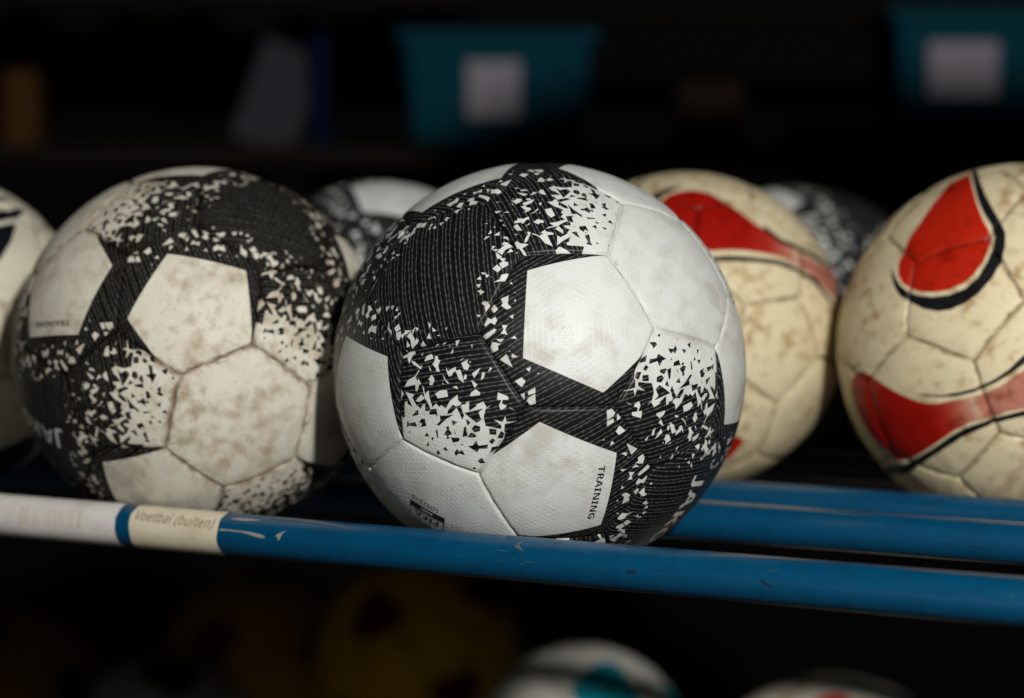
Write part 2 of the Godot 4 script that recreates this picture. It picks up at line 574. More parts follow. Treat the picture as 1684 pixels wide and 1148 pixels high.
func make_prints() -> void:
	var n := 1024
	var clip := Rect2i(0, 0, n, n)
	var all := Rect2i(0, 0, n, n)
	var hex_relief := lattice(n, HEX_SPAN)
	var white := Image.create(n, n, false, Image.FORMAT_RGBA8)
	white.fill(lin(0.70, 0.735, 0.735))
	# dust caught in the relief, in patches
	var dust := Image.create(n, n, false, Image.FORMAT_RGBA8)
	var patch := noise(0.0055, 5, 3)
	var tone := lin(0.42, 0.37, 0.31)
	for y in n:
		for x in n:
			var v := smoothstep(-0.12, 0.5, patch.get_noise_2d(x, y))
			var groove := 1.0 - hex_relief.get_pixel(x, y).r
			dust.set_pixel(x, y, Color(tone.r, tone.g, tone.b, v * (0.05 + 0.16 * groove * groove)))
	white.blend_rect(dust, all, Vector2i.ZERO)
	# pentagon
	var pent := stripes(n, PENT_SPAN, -95.3, 3)
	var mask := Image.create(n, n, false, Image.FORMAT_RGBA8)
	for p in outlines(PENT_WHITE_FIELD):
		fill(mask, to_texels(p, PENT_SPAN, n), Color.WHITE, clip)
	for p in outlines(PENT_DARK_SHARDS):
		fill(mask, to_texels(p, PENT_SPAN, n), Color(0, 0, 0, 0), clip)
	for p in outlines(PENT_WHITE_SHARDS):
		fill(mask, to_texels(p, PENT_SPAN, n), Color.WHITE, clip)
	pent.blit_rect_mask(white, mask, all, Vector2i.ZERO)
	var pent_white := mask.duplicate() as Image
	# hexagon with the white patch in a dark band
	var band := stripes(n, HEX_SPAN, -1.5, 4)
	mask.fill(Color(0, 0, 0, 0))
	for p in outlines(HEX_WHITE_SHARDS) + outlines(HEX_WHITE_PATCH):
		fill(mask, to_texels(p, HEX_SPAN, n), Color.WHITE, clip)
	band.blit_rect_mask(white, mask, all, Vector2i.ZERO)
	var band_white := mask.duplicate() as Image
	# dark hexagon
	var dark := stripes(n, HEX_SPAN, -54.2, 5)
	mask.fill(Color(0, 0, 0, 0))
	for p in outlines(DARK_HEX_SHARDS):
		for k in 3:
			fill(mask, to_texels(turned(p, k * TAU / 3.0), HEX_SPAN, n), Color.WHITE, clip)
	dark.blit_rect_mask(white, mask, all, Vector2i.ZERO)
	var reliefs := {"white": ImageTexture.create_from_image(hex_relief), "dark": null}
	for k in ["speckled", "band"]:
		# the emboss shows where the panel is printed white
		var shown := Image.create(n, n, false, Image.FORMAT_L8)
		shown.fill(Color(0.3, 0.3, 0.3))
		shown.convert(Image.FORMAT_RGBA8)
		var raised := hex_relief.duplicate() as Image
		raised.convert(Image.FORMAT_RGBA8)
		shown.blit_rect_mask(raised, pent_white if k == "speckled" else band_white, all, Vector2i.ZERO)
		shown.convert(Image.FORMAT_L8)
		reliefs[k] = ImageTexture.create_from_image(shown)
	var tex := {}
	for pair in [["speckled", pent], ["band", band], ["dark", dark], ["white", white]]:
		tex[pair[0]] = ImageTexture.create_from_image(pair[1])
	var light_dirt := grime(512, 0.006, 40, lin(0.55, 0.46, 0.36), 0.1, 2.8, 0.5, 0.45, 260, 130)
	var heavy_dirt := grime(512, 0.0065, 41, lin(0.42, 0.28, 0.16), -0.8, 3.2, 0.68, 0.5, 1500, 420)
	for k in tex:
		prints["clean " + k] = dressed(tex[k], 0.4, reliefs[k], light_dirt, 4.0)
		prints["dirty " + k] = dressed(tex[k], 0.55, reliefs[k], heavy_dirt, 6.0)
		prints["dirty " + k].metallic_specular = 0.2
		prints["dirty " + k].albedo_color = lin(1.0, 0.93, 0.82)
	prints.old_dirt = grime(512, 0.007, 42, lin(0.44, 0.29, 0.12), -0.2, 2.8, 0.8, 0.55, 600, 240)


func make_ball(label: String, centre: Vector3, radius: float, turn: Basis, style: String, look: Callable, group: String) -> Node3D:
	var t := thing("football", label, "football", centre - Vector3(0, radius, 0), group)
	var n := 0
	for p in panels:
		var variant := n % 3
		var o := part("panel", panel_mesh(p.sides, styles[style], variant), look.call(p, n), t)
		var b: Basis = turn * p.basis
		o.transform = Transform3D(b.scaled_local(Vector3.ONE * radius), Vector3(0, radius, 0))
		n += 1
	return t


# the panel of a ball that faces most nearly towards a place on the ball's own axes
func panel_of(t: Node3D, kind: String, d: Vector3) -> MeshInstance3D:
	var best := -2.0
	var found := 0
	for i in panels.size():
		var s: float = panels[i].basis.z.dot(d)
		if panels[i].kind == kind and s > best:
			best = s
			found = i
	return t.get_child(found) as MeshInstance3D


func speckled_look(style: String) -> Callable:
	return func(p, _n) -> Material: return prints[style + " " + p.kind]


# a ball whose print runs across the panels: every panel has a cell of one texture
func printed_look(base: Color, shapes: Array, cell: int, rough: float, dirt: Texture2D, dirt_scale: float, stitches := false) -> Callable:
	var cols := 6
	var atlas := Image.create(cols * cell, cols * cell, false, Image.FORMAT_RGBA8)
	atlas.fill(base)
	var r := RandomNumberGenerator.new()
	r.seed = cell + shapes.size()
	for i in panels.size():
		var at := Vector2i((i % cols) * cell, (i / cols) * cell)
		var clip := Rect2i(at, Vector2i(cell, cell))
		var b: Basis = panels[i].basis
		var span := PENT_SPAN if panels[i].sides == 5 else HEX_SPAN
		var place := func(d: Vector3) -> Vector2:
			var q := d * b
			return Vector2(at) + Vector2(0.5 + q.x / q.z / (2.0 * span), 0.5 - q.y / q.z / (2.0 * span)) * cell
		for s in shapes:
			for dirs: PackedVector3Array in s.outlines:
				var kept := clipped(dirs, b.z)
				if kept.size() < 3:
					continue
				var pts := PackedVector2Array()
				for d in kept:
					pts.append(place.call(d))
				if s.has("ramp"):
					if s.from.dot(b.z) > 0.3 and s.to.dot(b.z) > 0.3:
						fill_fade(atlas, pts, clip, place.call(s.from), place.call(s.to), s.ramp)
					else:
						fill(atlas, pts, s.ramp.sample(0.0 if s.from.dot(b.z) > s.to.dot(b.z) else 1.0), clip)
				else:
					fill(atlas, pts, s.color, clip)
		if stitches:
			var radius := pent_radius if panels[i].sides == 5 else hex_radius
			for e in panels[i].sides:
				var a0: float = (e - 0.5) * TAU / panels[i].sides
				var e0 := Vector2(cos(a0), sin(a0)) * radius * 0.965
				var e1: Vector2 = Vector2(cos(a0 + TAU / panels[i].sides), sin(a0 + TAU / panels[i].sides)) * radius * 0.965
				for k in 16:
					if r.randf() < 0.35:
						continue
					var m := e0.lerp(e1, (k + 0.5) / 16.0)
					var run := (e1 - e0).normalized() * 0.007
					var out := Vector2(-run.y, run.x) * 0.45
					var pts := PackedVector2Array()
					for c in [m - run - out, m - run + out * 0.2, m + run + out, m + run - out * 0.2]:
						pts.append(Vector2(at) + Vector2(0.5 + c.x / (2.0 * span), 0.5 - c.y / (2.0 * span)) * cell)
					var under := atlas.get_pixelv(Vector2i(pts[0]).clamp(at, at + Vector2i(cell - 1, cell - 1)))
					fill(atlas, pts, under.lerp(lin(0.2, 0.14, 0.08), 0.45), clip)
	var tex := ImageTexture.create_from_image(atlas)
	var mats := []
	for i in panels.size():
		var m := dressed(tex, rough, null, dirt, dirt_scale)
		m.uv1_scale = Vector3(1.0 / cols, 1.0 / cols, 1.0)
		m.uv1_offset = Vector3(float(i % cols) / cols, float(i / cols) / cols, 0.0)
		m.texture_repeat = true
		mats.append(m)
	return func(_p, n) -> Material: return mats[n]


func clipped(dirs: PackedVector3Array, n: Vector3) -> PackedVector3Array:
	var r := PackedVector3Array()
	for i in dirs.size():
		var a := dirs[i]
		var b := dirs[(i + 1) % dirs.size()]
		var da := a.dot(n) - 0.45
		var db := b.dot(n) - 0.45
		if da >= 0.0:
			r.append(a)
		if (da >= 0.0) != (db >= 0.0):
			r.append(a.lerp(b, da / (da - db)).normalized())
	return r


func on_ball(lon: float, lat: float) -> Vector3:
	var a := deg_to_rad(lon * 0.1)
	var b := deg_to_rad(lat * 0.1)
	return Vector3(sin(a) * cos(b), sin(b), cos(a) * cos(b))


func ball_outlines(text: String, mirror := false) -> Array:
	var all := []
	for p in outlines(text):
		var dirs := PackedVector3Array()
		for i in p.size():
			var a := on_ball(p[i].x, p[i].y)
			var q: Vector2 = p[(i + 1) % p.size()]
			var b := on_ball(q.x, q.y)
			for k in 3:
				var d := a.slerp(b, k / 3.0) if a.distance_to(b) > 0.001 else a
				dirs.append(-d if mirror else d)
		all.append(dirs)
	return all


func round_spot(d: Vector3, size: float, seed_is := 0) -> Array:
	var b := frame(d.normalized(), Vector3(0.31, 0.9, 0.22))
	var dirs := PackedVector3Array()
	for k in 40:
		var a := k * TAU / 40.0
		var s := size * (1.0 + 0.15 * sin(a * 3.0 + seed_is))
		dirs.append((b * Vector3(cos(a) * s, sin(a) * s, 1.0)).normalized())
	return [dirs]


func ramp(stops: Array) -> Gradient:
	var g := Gradient.new()
	var at := PackedFloat32Array()
	var c := PackedColorArray()
	for s in stops:
		at.append(s[0])
		c.append(s[1])
	g.offsets = at
	g.colors = c
	return g


# ------------------------------------------------------------------ setting
func make_setting() -> void:
	var wall := BoxMesh.new()
	wall.size = Vector3(7.0, 3.2, 0.12)
	structure("back_wall", wall, paint(lin(0.005, 0.005, 0.0055), 0.9), Vector3(0, 1.6, -3.7))
	var ground := BoxMesh.new()
	ground.size = Vector3(7.0, 0.1, 6.5)
	structure("floor", ground, paint(lin(0.05, 0.048, 0.045), 0.85), Vector3(0, -0.05, -1.0))


# ------------------------------------------------------------------ rack
func rail_place(off: float, h: float, t: float, ang: float, r: float) -> Vector3:
	# ang 0 faces the front of the rack, 90 the top
	return RAIL_AT + RAIL_BACK * off + Vector3(0, h, 0) + RAIL_DIR * t + (-RAIL_BACK * cos(ang) + Vector3.UP * sin(ang)) * r


func tube(off: float, h: float, t0: float, t1: float, r: float, seed_is: int) -> ArrayMesh:
	var st := SurfaceTool.new()
	st.begin(Mesh.PRIMITIVE_TRIANGLES)
	var around := 40
	var n := 60
	var wave := noise(2.2, seed_is, 2)
	for i in n + 1:
		var t := lerpf(t0, t1, float(i) / n)
		for k in around + 1:
			var a := k * TAU / around
			st.set_uv(Vector2((t - t0) * 4.0, float(k) / around))
			st.set_smooth_group(0)
			st.add_vertex(rail_place(off, h, t, a, r * (1.0 + 0.004 * wave.get_noise_2d(t * 6.0, a))))
	for i in n:
		for k in around:
			var a := i * (around + 1) + k
			var b := a + around + 1
			for v in [a, b, b + 1, a, b + 1, a + 1]:
				st.add_index(v)
	st.generate_normals()
	return st.commit()


# a patch on the skin of the first rail, its outline given as (distance along, degrees round) pairs
func rail_patch(off: float, outline: PackedVector2Array, lift: float) -> ArrayMesh:
	var st := SurfaceTool.new()
	st.begin(Mesh.PRIMITIVE_TRIANGLES)
	var order := Geometry2D.triangulate_polygon(outline)
	for i in range(0, order.size(), 3):
		var tri := [outline[order[i]], outline[order[i + 1]], outline[order[i + 2]]]
		rail_triangle(st, off, tri[0], tri[1], tri[2], lift, 0)
	return st.commit()


func rail_triangle(st: SurfaceTool, off: float, a: Vector2, b: Vector2, c: Vector2, lift: float, depth: int) -> void:
	if depth < 4 and maxf(absf(a.y - b.y), maxf(absf(b.y - c.y), absf(a.y - c.y))) > 9.0:
		var ab := (a + b) * 0.5
		var bc := (b + c) * 0.5
		var ca := (c + a) * 0.5
		rail_triangle(st, off, a, ab, ca, lift, depth + 1)
		rail_triangle(st, off, ab, b, bc, lift, depth + 1)
		rail_triangle(st, off, ca, bc, c, lift, depth + 1)
		rail_triangle(st, off, ab, bc, ca, lift, depth + 1)
		return
	if (b - a).cross(c - a) > 0.0:
		var s := b
		b = c
		c = s
	for p: Vector2 in [a, b, c]:
		var ang := deg_to_rad(p.y)
		st.set_normal(-RAIL_BACK * cos(ang) + Vector3.UP * sin(ang))
		st.set_uv(Vector2(p.x * 10.0, p.y / 90.0))
		st.add_vertex(rail_place(off, 0.0, p.x + SLIDE, ang, RAIL_R + lift))


func rect_outline(t0: float, t1: float, a0: float, a1: float, ragged := 0.0) -> PackedVector2Array:
	var r := PackedVector2Array()
	var n := 14
	for k in n + 1:
		r.append(Vector2(t0 + rng.randf_range(-1, 1) * ragged, lerpf(a0, a1, float(k) / n)))
	for k in n:
		r.append(Vector2(lerpf(t0, t1, (k + 1.0) / (n + 1)), a1 + rng.randf_range(-1, 1) * ragged * 3000.0))
	for k in n + 1:
		r.append(Vector2(t1 + rng.randf_range(-1, 1) * ragged, lerpf(a1, a0, float(k) / n)))
	for k in n:
		r.append(Vector2(lerpf(t1, t0, (k + 1.0) / (n + 1)), a0 + rng.randf_range(-1, 1) * ragged * 3000.0))
	return r


func pts2(list: Array) -> PackedVector2Array:
	var r := PackedVector2Array()
	for p in list:
		r.append(Vector2(p[0], p[1]))
	return r


func make_rack() -> void:
	var rack := thing("ball_rack", "blue steel tube rack with paper labels on its front tube, holding the footballs", "rack")
	var blue := paint(lin(0.0, 0.062, 0.15), 0.34)
	blue.metallic_specular = 0.5
	blue.clearcoat_enabled = true
	blue.clearcoat = 0.25
	blue.clearcoat_roughness = 0.2
	var worn := grime(512, 0.012, 77, lin(0.42, 0.48, 0.52), -0.2, 2.4, 0.6, 0.5, 200, 200)
	blue.detail_enabled = true
	blue.detail_albedo = worn
	blue.detail_blend_mode = BaseMaterial3D.BLEND_MODE_MUL
	blue.detail_uv_layer = BaseMaterial3D.DETAIL_UV_2
	blue.uv2_triplanar = true
	blue.uv2_world_triplanar = true
	blue.uv2_scale = Vector3(5, 16, 5)
	var shaded_blue := blue.duplicate() as StandardMaterial3D  # same blue darkened: shade on the back rails put into the paint
	shaded_blue.albedo_color = lin(0.0, 0.012, 0.03)
	var first: MeshInstance3D
	var second: MeshInstance3D
	var i := 0
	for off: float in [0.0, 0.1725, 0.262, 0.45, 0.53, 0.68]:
		var o := part("rail", tube(off, 0.0, -1.8, 1.6, RAIL_R, 5 + i), blue if i < 3 else shaded_blue, rack)
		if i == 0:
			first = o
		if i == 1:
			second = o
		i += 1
	# lower level of the rack
	for off: float in [0.62, 0.80, 1.02, 1.2]:
		part("lower_rail", tube(off, -0.475, -1.8, 1.6, RAIL_R, 20), blue, rack)
	# end frames, well outside the picture
	for t: float in [-1.8, 1.6]:
		var upright := BoxMesh.new()
		upright.size = Vector3(0.03, 1.5, 0.03)
		for off: float in [-0.03, 1.25]:
			var u := part("upright", upright, blue, rack)
			u.position = RAIL_AT + RAIL_DIR * t + RAIL_BACK * off
			u.position.y = 0.75
		var beam := BoxMesh.new()
		beam.size = Vector3(0.03, 0.03, 1.28)
		for y: float in [0.0, -0.475]:
			var bm := part("cross_beam", beam, blue, rack)
			bm.transform = Transform3D(Basis(RAIL_DIR, Vector3.UP, -RAIL_BACK), RAIL_AT + RAIL_DIR * t + RAIL_BACK * 0.61 + Vector3(0, y, 0))
	# added unseen board, shaped so its shade falls on the bins behind
	var shade_prism := SurfaceTool.new()
	shade_prism.begin(Mesh.PRIMITIVE_TRIANGLES)
	var edge := pts2([[0.122, 1.375], [0.128, 1.472], [0.153, 1.487], [0.190, 1.503], [0.232, 1.513], [0.85, 1.513], [0.85, 1.375]])
	var order0 := Geometry2D.triangulate_polygon(edge)
	for side: float in [-1.302, -1.294]:
		for k in range(0, order0.size(), 3):
			for q in [0, 1, 2]:
				var p := edge[order0[k + q]]
				shade_prism.add_vertex(Vector3(p.x, p.y, side))
	for k in edge.size():
		var a := edge[k]
		var b := edge[(k + 1) % edge.size()]
		for v in [Vector3(a.x, a.y, -1.302), Vector3(b.x, b.y, -1.302), Vector3(b.x, b.y, -1.294), Vector3(a.x, a.y, -1.302), Vector3(b.x, b.y, -1.294), Vector3(a.x, a.y, -1.294)]:
			shade_prism.add_vertex(v)
	shade_prism.generate_normals()
	part("added_shade_board", shade_prism.commit(), paint(lin(0.03, 0.03, 0.03), 0.8), rack)
	var paper_white := paint(lin(0.72, 0.71, 0.71), 0.5)
	var paper_cream := paint(lin(0.68, 0.63, 0.49), 0.6)
	var smudge := grime(256, 0.02, 12, lin(0.75, 0.68, 0.6), -0.5, 2.0, 0.5)
	for m: StandardMaterial3D in [paper_white, paper_cream]:
		m.detail_enabled = true
		m.detail_albedo = smudge
		m.detail_blend_mode = BaseMaterial3D.BLEND_MODE_MUL
		m.detail_uv_layer = BaseMaterial3D.DETAIL_UV_2
		m.uv2_triplanar = true
		m.uv2_world_triplanar = true
		m.uv2_scale = Vector3.ONE * 9.0
	var w := part("paper_label", rail_patch(0.0, rect_outline(-0.46, -0.2465, -105, 128, 0.0005), 0.0005), paper_white, first)
	w.set_meta("label", "white paper label with a faded brown print")
	var c := part("paper_label", rail_patch(0.0, rect_outline(-0.2372, -0.1785, -100, 125, 0.0005), 0.0004), paper_cream, first)
	c.set_meta("label", "cream paper label with faded handwriting-like lettering")
	# lettering of the cream label
	var text := lettering("Voetbal (buiten)", 400, 1.0, 0.2)
	var wide := letters_width(text)
	var size := 0.0535 / wide
	var st := SurfaceTool.new()
	st.begin(Mesh.PRIMITIVE_TRIANGLES)
	var bent := []
	for q: Vector2 in text:
		var t := -0.2350 + q.x * size
		bent.append(Vector2(t, 27.0 + rad_to_deg(q.y * size / RAIL_R - (t + 0.2350) * 2.2)))
	for k in range(0, bent.size(), 3):
		rail_triangle(st, 0.0, bent[k], bent[k + 1], bent[k + 2], 0.0007, 0)
	part("lettering", st.commit(), paint(lin(0.2, 0.165, 0.11), 0.7), c)
	# the faded print of the white label: a ghost of a barcode
	var ghost := paint(lin(0.62, 0.545, 0.48), 0.6)
	var code := SurfaceTool.new()
	code.begin(Mesh.PRIMITIVE_TRIANGLES)
	var t: float = -0.314
	while t < -0.272:
		var wd := rng.randf_range(0.0006, 0.0026)
		if t < -0.311 or t > -0.2755:
			wd = 0.003
		var o := pts2([[t, -8.0 - rng.randf() * 8.0], [t + wd, -10.0], [t + wd, 36.0 + rng.randf() * 5.0], [t, 38.0]])
		var order := Geometry2D.triangulate_polygon(o)
		for k in range(0, order.size(), 3):
			rail_triangle(code, 0.0, o[order[k]], o[order[k + 1]], o[order[k + 2]], 0.0006, 0)
		t += wd + rng.randf_range(0.0008, 0.0022)
	part("faded_print", code.commit(), ghost, w)
	# chips and wear of the paint, and rim light painted as pale edge strips
	var bare := paint(lin(0.27, 0.28, 0.27), 0.5)
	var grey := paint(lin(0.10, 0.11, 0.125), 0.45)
	var black := paint(lin(0.004, 0.006, 0.012), 0.6)
	var faint := paint(lin(0.01, 0.10, 0.20), 0.5)
	var dark_line := paint(lin(0.0, 0.02, 0.05), 0.5)
	for chip in [
		pts2([[-0.1775, 22.0], [-0.1720, 22.0], [-0.1640, 21.0], [-0.1570, 20.0], [-0.1505, 16.0], [-0.1475, 11.0], [-0.1490, 7.0], [-0.1530, 8.0], [-0.1570, 12.0], [-0.1630, 17.0], [-0.1720, 18.0], [-0.1770, 16.0]]),
		pts2([[-0.1350, 32.0], [-0.1390, 24.0], [-0.1415, 16.0], [-0.1400, 12.0], [-0.1395, 2.0], [-0.1380, 12.0], [-0.1375, 22.0]]),
		pts2([[-0.1740, 54.0], [-0.1690, 61.0], [-0.1540, 61.0], [-0.1570, 54.0], [-0.1650, 51.0]]),
	]:
		part("bare_chip", rail_patch(0.0, chip, 0.00025), bare, first)
	for strip in [  # some wear, and rim light along the tube painted pale grey
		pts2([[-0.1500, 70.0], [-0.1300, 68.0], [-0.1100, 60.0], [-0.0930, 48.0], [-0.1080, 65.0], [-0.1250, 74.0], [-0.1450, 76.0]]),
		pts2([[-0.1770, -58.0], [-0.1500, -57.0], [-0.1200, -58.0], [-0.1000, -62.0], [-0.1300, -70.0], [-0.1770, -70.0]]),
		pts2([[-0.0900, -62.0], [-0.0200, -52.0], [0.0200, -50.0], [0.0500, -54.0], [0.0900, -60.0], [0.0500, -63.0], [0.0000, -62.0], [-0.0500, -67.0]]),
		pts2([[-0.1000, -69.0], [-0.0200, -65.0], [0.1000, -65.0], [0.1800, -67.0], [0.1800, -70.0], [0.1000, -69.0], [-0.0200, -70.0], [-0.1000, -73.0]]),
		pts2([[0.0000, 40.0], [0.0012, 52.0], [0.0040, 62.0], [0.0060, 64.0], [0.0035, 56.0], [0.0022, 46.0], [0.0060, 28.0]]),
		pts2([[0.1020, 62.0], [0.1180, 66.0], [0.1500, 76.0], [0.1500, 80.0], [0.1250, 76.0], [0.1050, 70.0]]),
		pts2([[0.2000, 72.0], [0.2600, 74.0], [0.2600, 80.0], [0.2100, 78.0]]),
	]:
		part("wear_and_rim_glint", rail_patch(0.0, strip, 0.00025), grey, first)
	# fine scratches all along the tubes
	for k in 64:
		var on_first := k < 44
		var t0 := rng.randf_range(-0.17, 0.30)
		var a0 := rng.randf_range(-60.0, 70.0)
		var length := rng.randf_range(0.002, 0.012)
		var tilt := rng.randf_range(-25.0, 25.0) if rng.randf() < 0.4 else rng.randf_range(-2.0, 2.0)
		var thick := rng.randf_range(0.5, 1.4)
		if tilt > 4.0 or tilt < -4.0:
			length *= 0.35
		var line := pts2([[t0, a0], [t0 + length * 0.5, a0 + tilt * 0.5 + thick], [t0 + length, a0 + tilt], [t0 + length * 0.45, a0 + tilt * 0.5 - thick * 0.3]])
		part("scratch", rail_patch(0.0 if on_first else 0.1725, line, 0.0002), [faint, dark_line, grey][k % 3], first if on_first else second)
	for dent in [
		pts2([[0.0625, 3.0], [0.0650, 5.0], [0.0690, 2.0], [0.0660, -2.0], [0.0640, -1.0]]),
		pts2([[0.1320, 8.0], [0.1335, 10.0], [0.1385, -4.0], [0.1380, -7.0], [0.1365, -5.0]]),
	]:
		part("dark_chip", rail_patch(0.0, dent, 0.00025), black, first)
	for strip in [  # rim light on top of the second rail, painted as pale strips
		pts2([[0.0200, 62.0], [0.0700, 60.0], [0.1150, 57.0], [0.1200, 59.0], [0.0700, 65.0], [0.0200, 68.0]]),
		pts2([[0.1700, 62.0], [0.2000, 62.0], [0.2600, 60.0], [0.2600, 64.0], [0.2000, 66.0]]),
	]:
		part("wear_and_rim_glint", rail_patch(0.1725, strip, 0.00025), grey, second)


# ------------------------------------------------------------------ balls
func make_balls() -> void:
	make_styles()
	make_prints()
	var group := "footballs lying on the rack's tubes"
	# the sharp one in the middle
	var turn := Basis(Vector3(-0.44906, 0.77062, 0.45220), Vector3(-0.20114, -0.58030, 0.78917), Vector3(0.87057, 0.26343, 0.41560))
	var main := make_ball("clean white football with black shard print in the middle, nearest the front tube", Vector3(0.0146, 1.1038, -1.2875), 0.11, turn, "clean", speckled_look("clean"), group)
	var ink := paint(lin(0.018, 0.018, 0.02), 0.45)
	var pale := paint(lin(0.78, 0.78, 0.77), 0.45)
	var inv := turn.transposed()
	var word := lettering("TRAINING", 700, 1.45)
	var low_hex := panel_of(main, "band", inv * Vector3(0.13, -0.5, 0.86))
	part("lettering", print_on_panel(word, Vector2(-0.158, -0.003), Vector2(0.576, 0.817).normalized(), 0.307 / letters_width(word)), ink, low_hex)
	var name_word := lettering("JAKO", 700, 1.35, 0.12)
	var side_hex := panel_of(main, "dark", inv * Vector3(0.72, -0.62, 0.35))
	part("lettering", print_on_panel(name_word, Vector2(0.045, -0.205).rotated(TAU / 3.0), Vector2(-0.07, 0.9975).rotated(TAU / 3.0).normalized(), 0.47 / letters_width(name_word)), pale, side_hex)
	var white_hex := panel_of(main, "white", inv * Vector3(-0.3, -0.72, 0.62))
	var run := Vector2(-0.806, 0.592).normalized()
	var start := Vector2(0.064, 0.041)
	var digits := lettering("1002320", 400)
	part("lettering", print_on_panel(digits, start, run, 0.150 / letters_width(digits)), ink, white_hex)
	part("mark_bar", print_on_panel(quad_flat(-0.035, 0.046, 0.155, 0.088), start, run, 1.0), ink, white_hex)
	part("mark_side", print_on_panel(quad_flat(-0.035, 0.088, -0.031, 0.17) + quad_flat(0.151, 0.088, 0.155, 0.17), start, run, 1.0), ink, white_hex)
	var small_word := lettering("BASIC", 700)
	part("lettering", print_on_panel(small_word, start + run * 0.03 + run.orthogonal() * -0.0 + Vector2(-run.y, run.x) * 0.058, run, 0.065 / letters_width(small_word), 1.002), pale, white_hex)
	var big_word := lettering("FIFA", 700, 1.2)
	part("lettering", print_on_panel(big_word, start + run * -0.005 + Vector2(-run.y, run.x) * 0.103, run, 0.13 / letters_width(big_word)), ink, white_hex)
	# the muddy one on the left
	var turn2 := Basis(Vector3(0.72284, 0.59908, 0.34439), Vector3(-0.68697, 0.56917, 0.45179), Vector3(0.07464, -0.56316, 0.82297))
	var muddy := make_ball("muddy brown-stained white football with black shard print, left of the middle one", Vector3(-0.1786, 1.1072, -1.3799), 0.105, turn2, "dirty", speckled_look("dirty"), group)
	var inv2 := turn2.transposed()
	part("lettering", print_on_panel(word, Vector2(-0.158, -0.0), Vector2(0.576, 0.817).normalized(), 0.29 / letters_width(word)), ink, panel_of(muddy, "band", inv2 * Vector3(-0.75, 0.15, 0.64)))
	part("lettering", print_on_panel(name_word, Vector2(0.045, -0.205).rotated(TAU / 3.0), Vector2(-0.07, 0.9975).rotated(TAU / 3.0).normalized(), 0.47 / letters_width(name_word)), pale, panel_of(muddy, "dark", inv2 * Vector3(-0.8, -0.35, 0.4)))
	# behind them, out of focus
	make_ball("blurred speckled football in the second row, its white patch showing between the two nearest balls", Vector3(-0.0907, 1.1025, -1.6221), 0.103, Basis(Vector3(-0.62687, 0.76987, -0.11968), Vector3(0.02810, 0.17585, 0.98402), Vector3(0.77861, 0.61349, -0.13186)), "clean", speckled_look("clean"), group)
	make_ball("blurred dark speckled football furthest back, between the two cream and red balls", Vector3(0.2055, 1.0996, -1.7432), 0.103, Basis(Vector3(0.53099, 0.84525, -0.06007), Vector3(-0.24027, 0.21816, 0.94587), Vector3(0.81260, -0.48781, 0.31892)), "clean", speckled_look("clean"), group)
	# the two cream ones
	var cream := lin(0.76, 0.67, 0.46)
	var red := lin(0.50, 0.018, 0.006)
	var jet := lin(0.010, 0.011, 0.014)
	var pink := lin(0.60, 0.33, 0.22)
	var fade := ramp([[0.0, lin(0.36, 0.008, 0.004)], [0.35, lin(0.42, 0.03, 0.018)], [0.75, lin(0.52, 0.22, 0.15)], [0.9, lin(0.60, 0.42, 0.30)], [1.0, lin(0.50, 0.2, 0.15)]])
	var shapes := []
	for back in [false, true]:
		var sign := -1.0 if back else 1.0
		shapes.append({"outlines": ball_outlines(DROP_RED, back), "color": red})
		shapes.append({"outlines": ball_outlines(DROP_BLACK, back), "color": jet})
		shapes.append({"outlines": ball_outlines(SWOOSH_RED, back), "ramp": fade, "from": on_ball(-462, 330) * sign, "to": on_ball(-340, 190) * sign})
		shapes.append({"outlines": ball_outlines(SWOOSH_BLACK, back), "color": jet})
	make_ball("cream football with a red teardrop edged in black, at the right edge of the rack", Vector3(0.3014, 1.1063, -1.4257), 0.1085, Basis(Vector3(0.15896, 0.94854, -0.27387), Vector3(-0.98722, 0.15587, -0.03314), Vector3(0.01125, 0.27564, 0.96120)), "old", printed_look(cream, shapes, 320, 0.4, prints.old_dirt, 6.0, true), group)
	shapes = []
	for back in [false, true]:
		var sign := -1.0 if back else 1.0
		shapes.append({"outlines": ball_outlines(WING_RED, back), "ramp": fade, "from": on_ball(510, 365) * sign, "to": on_ball(350, 180) * sign})
		shapes.append({"outlines": ball_outlines(WING_SPOTS, back), "color": red})
		shapes.append({"outlines": ball_outlines(WING_BLACK, back), "color": jet})
	make_ball("cream football with a red wing-shaped band, half hidden by the clean middle ball", Vector3(0.1084, 1.1105, -1.5143), 0.1, Basis(Vector3(0.20611, 0.97614, -0.06839), Vector3(-0.44464, 0.15569, 0.88207), Vector3(0.87167, -0.15140, 0.46612)), "old", printed_look(cream, shapes, 256, 0.4, prints.old_dirt, 6.0, true), group)
	# cream and navy at the far left
	shapes = [
		{"outlines": ball_outlines(NAVY_PATCH), "color": lin(0.006, 0.007, 0.012)},
		{"outlines": ball_outlines(BLACK_PATCH), "color": lin(0.006, 0.006, 0.008)},
	]
	make_ball("ivory football with navy and black patches, cut off by the left edge", Vector3(-0.3620, 1.1104, -1.4933), 0.1, Basis.IDENTITY, "far", printed_look(lin(0.66, 0.64, 0.53), shapes, 160, 0.45, prints["clean white"].detail_albedo, 4.0), group)
	make_lower_balls()


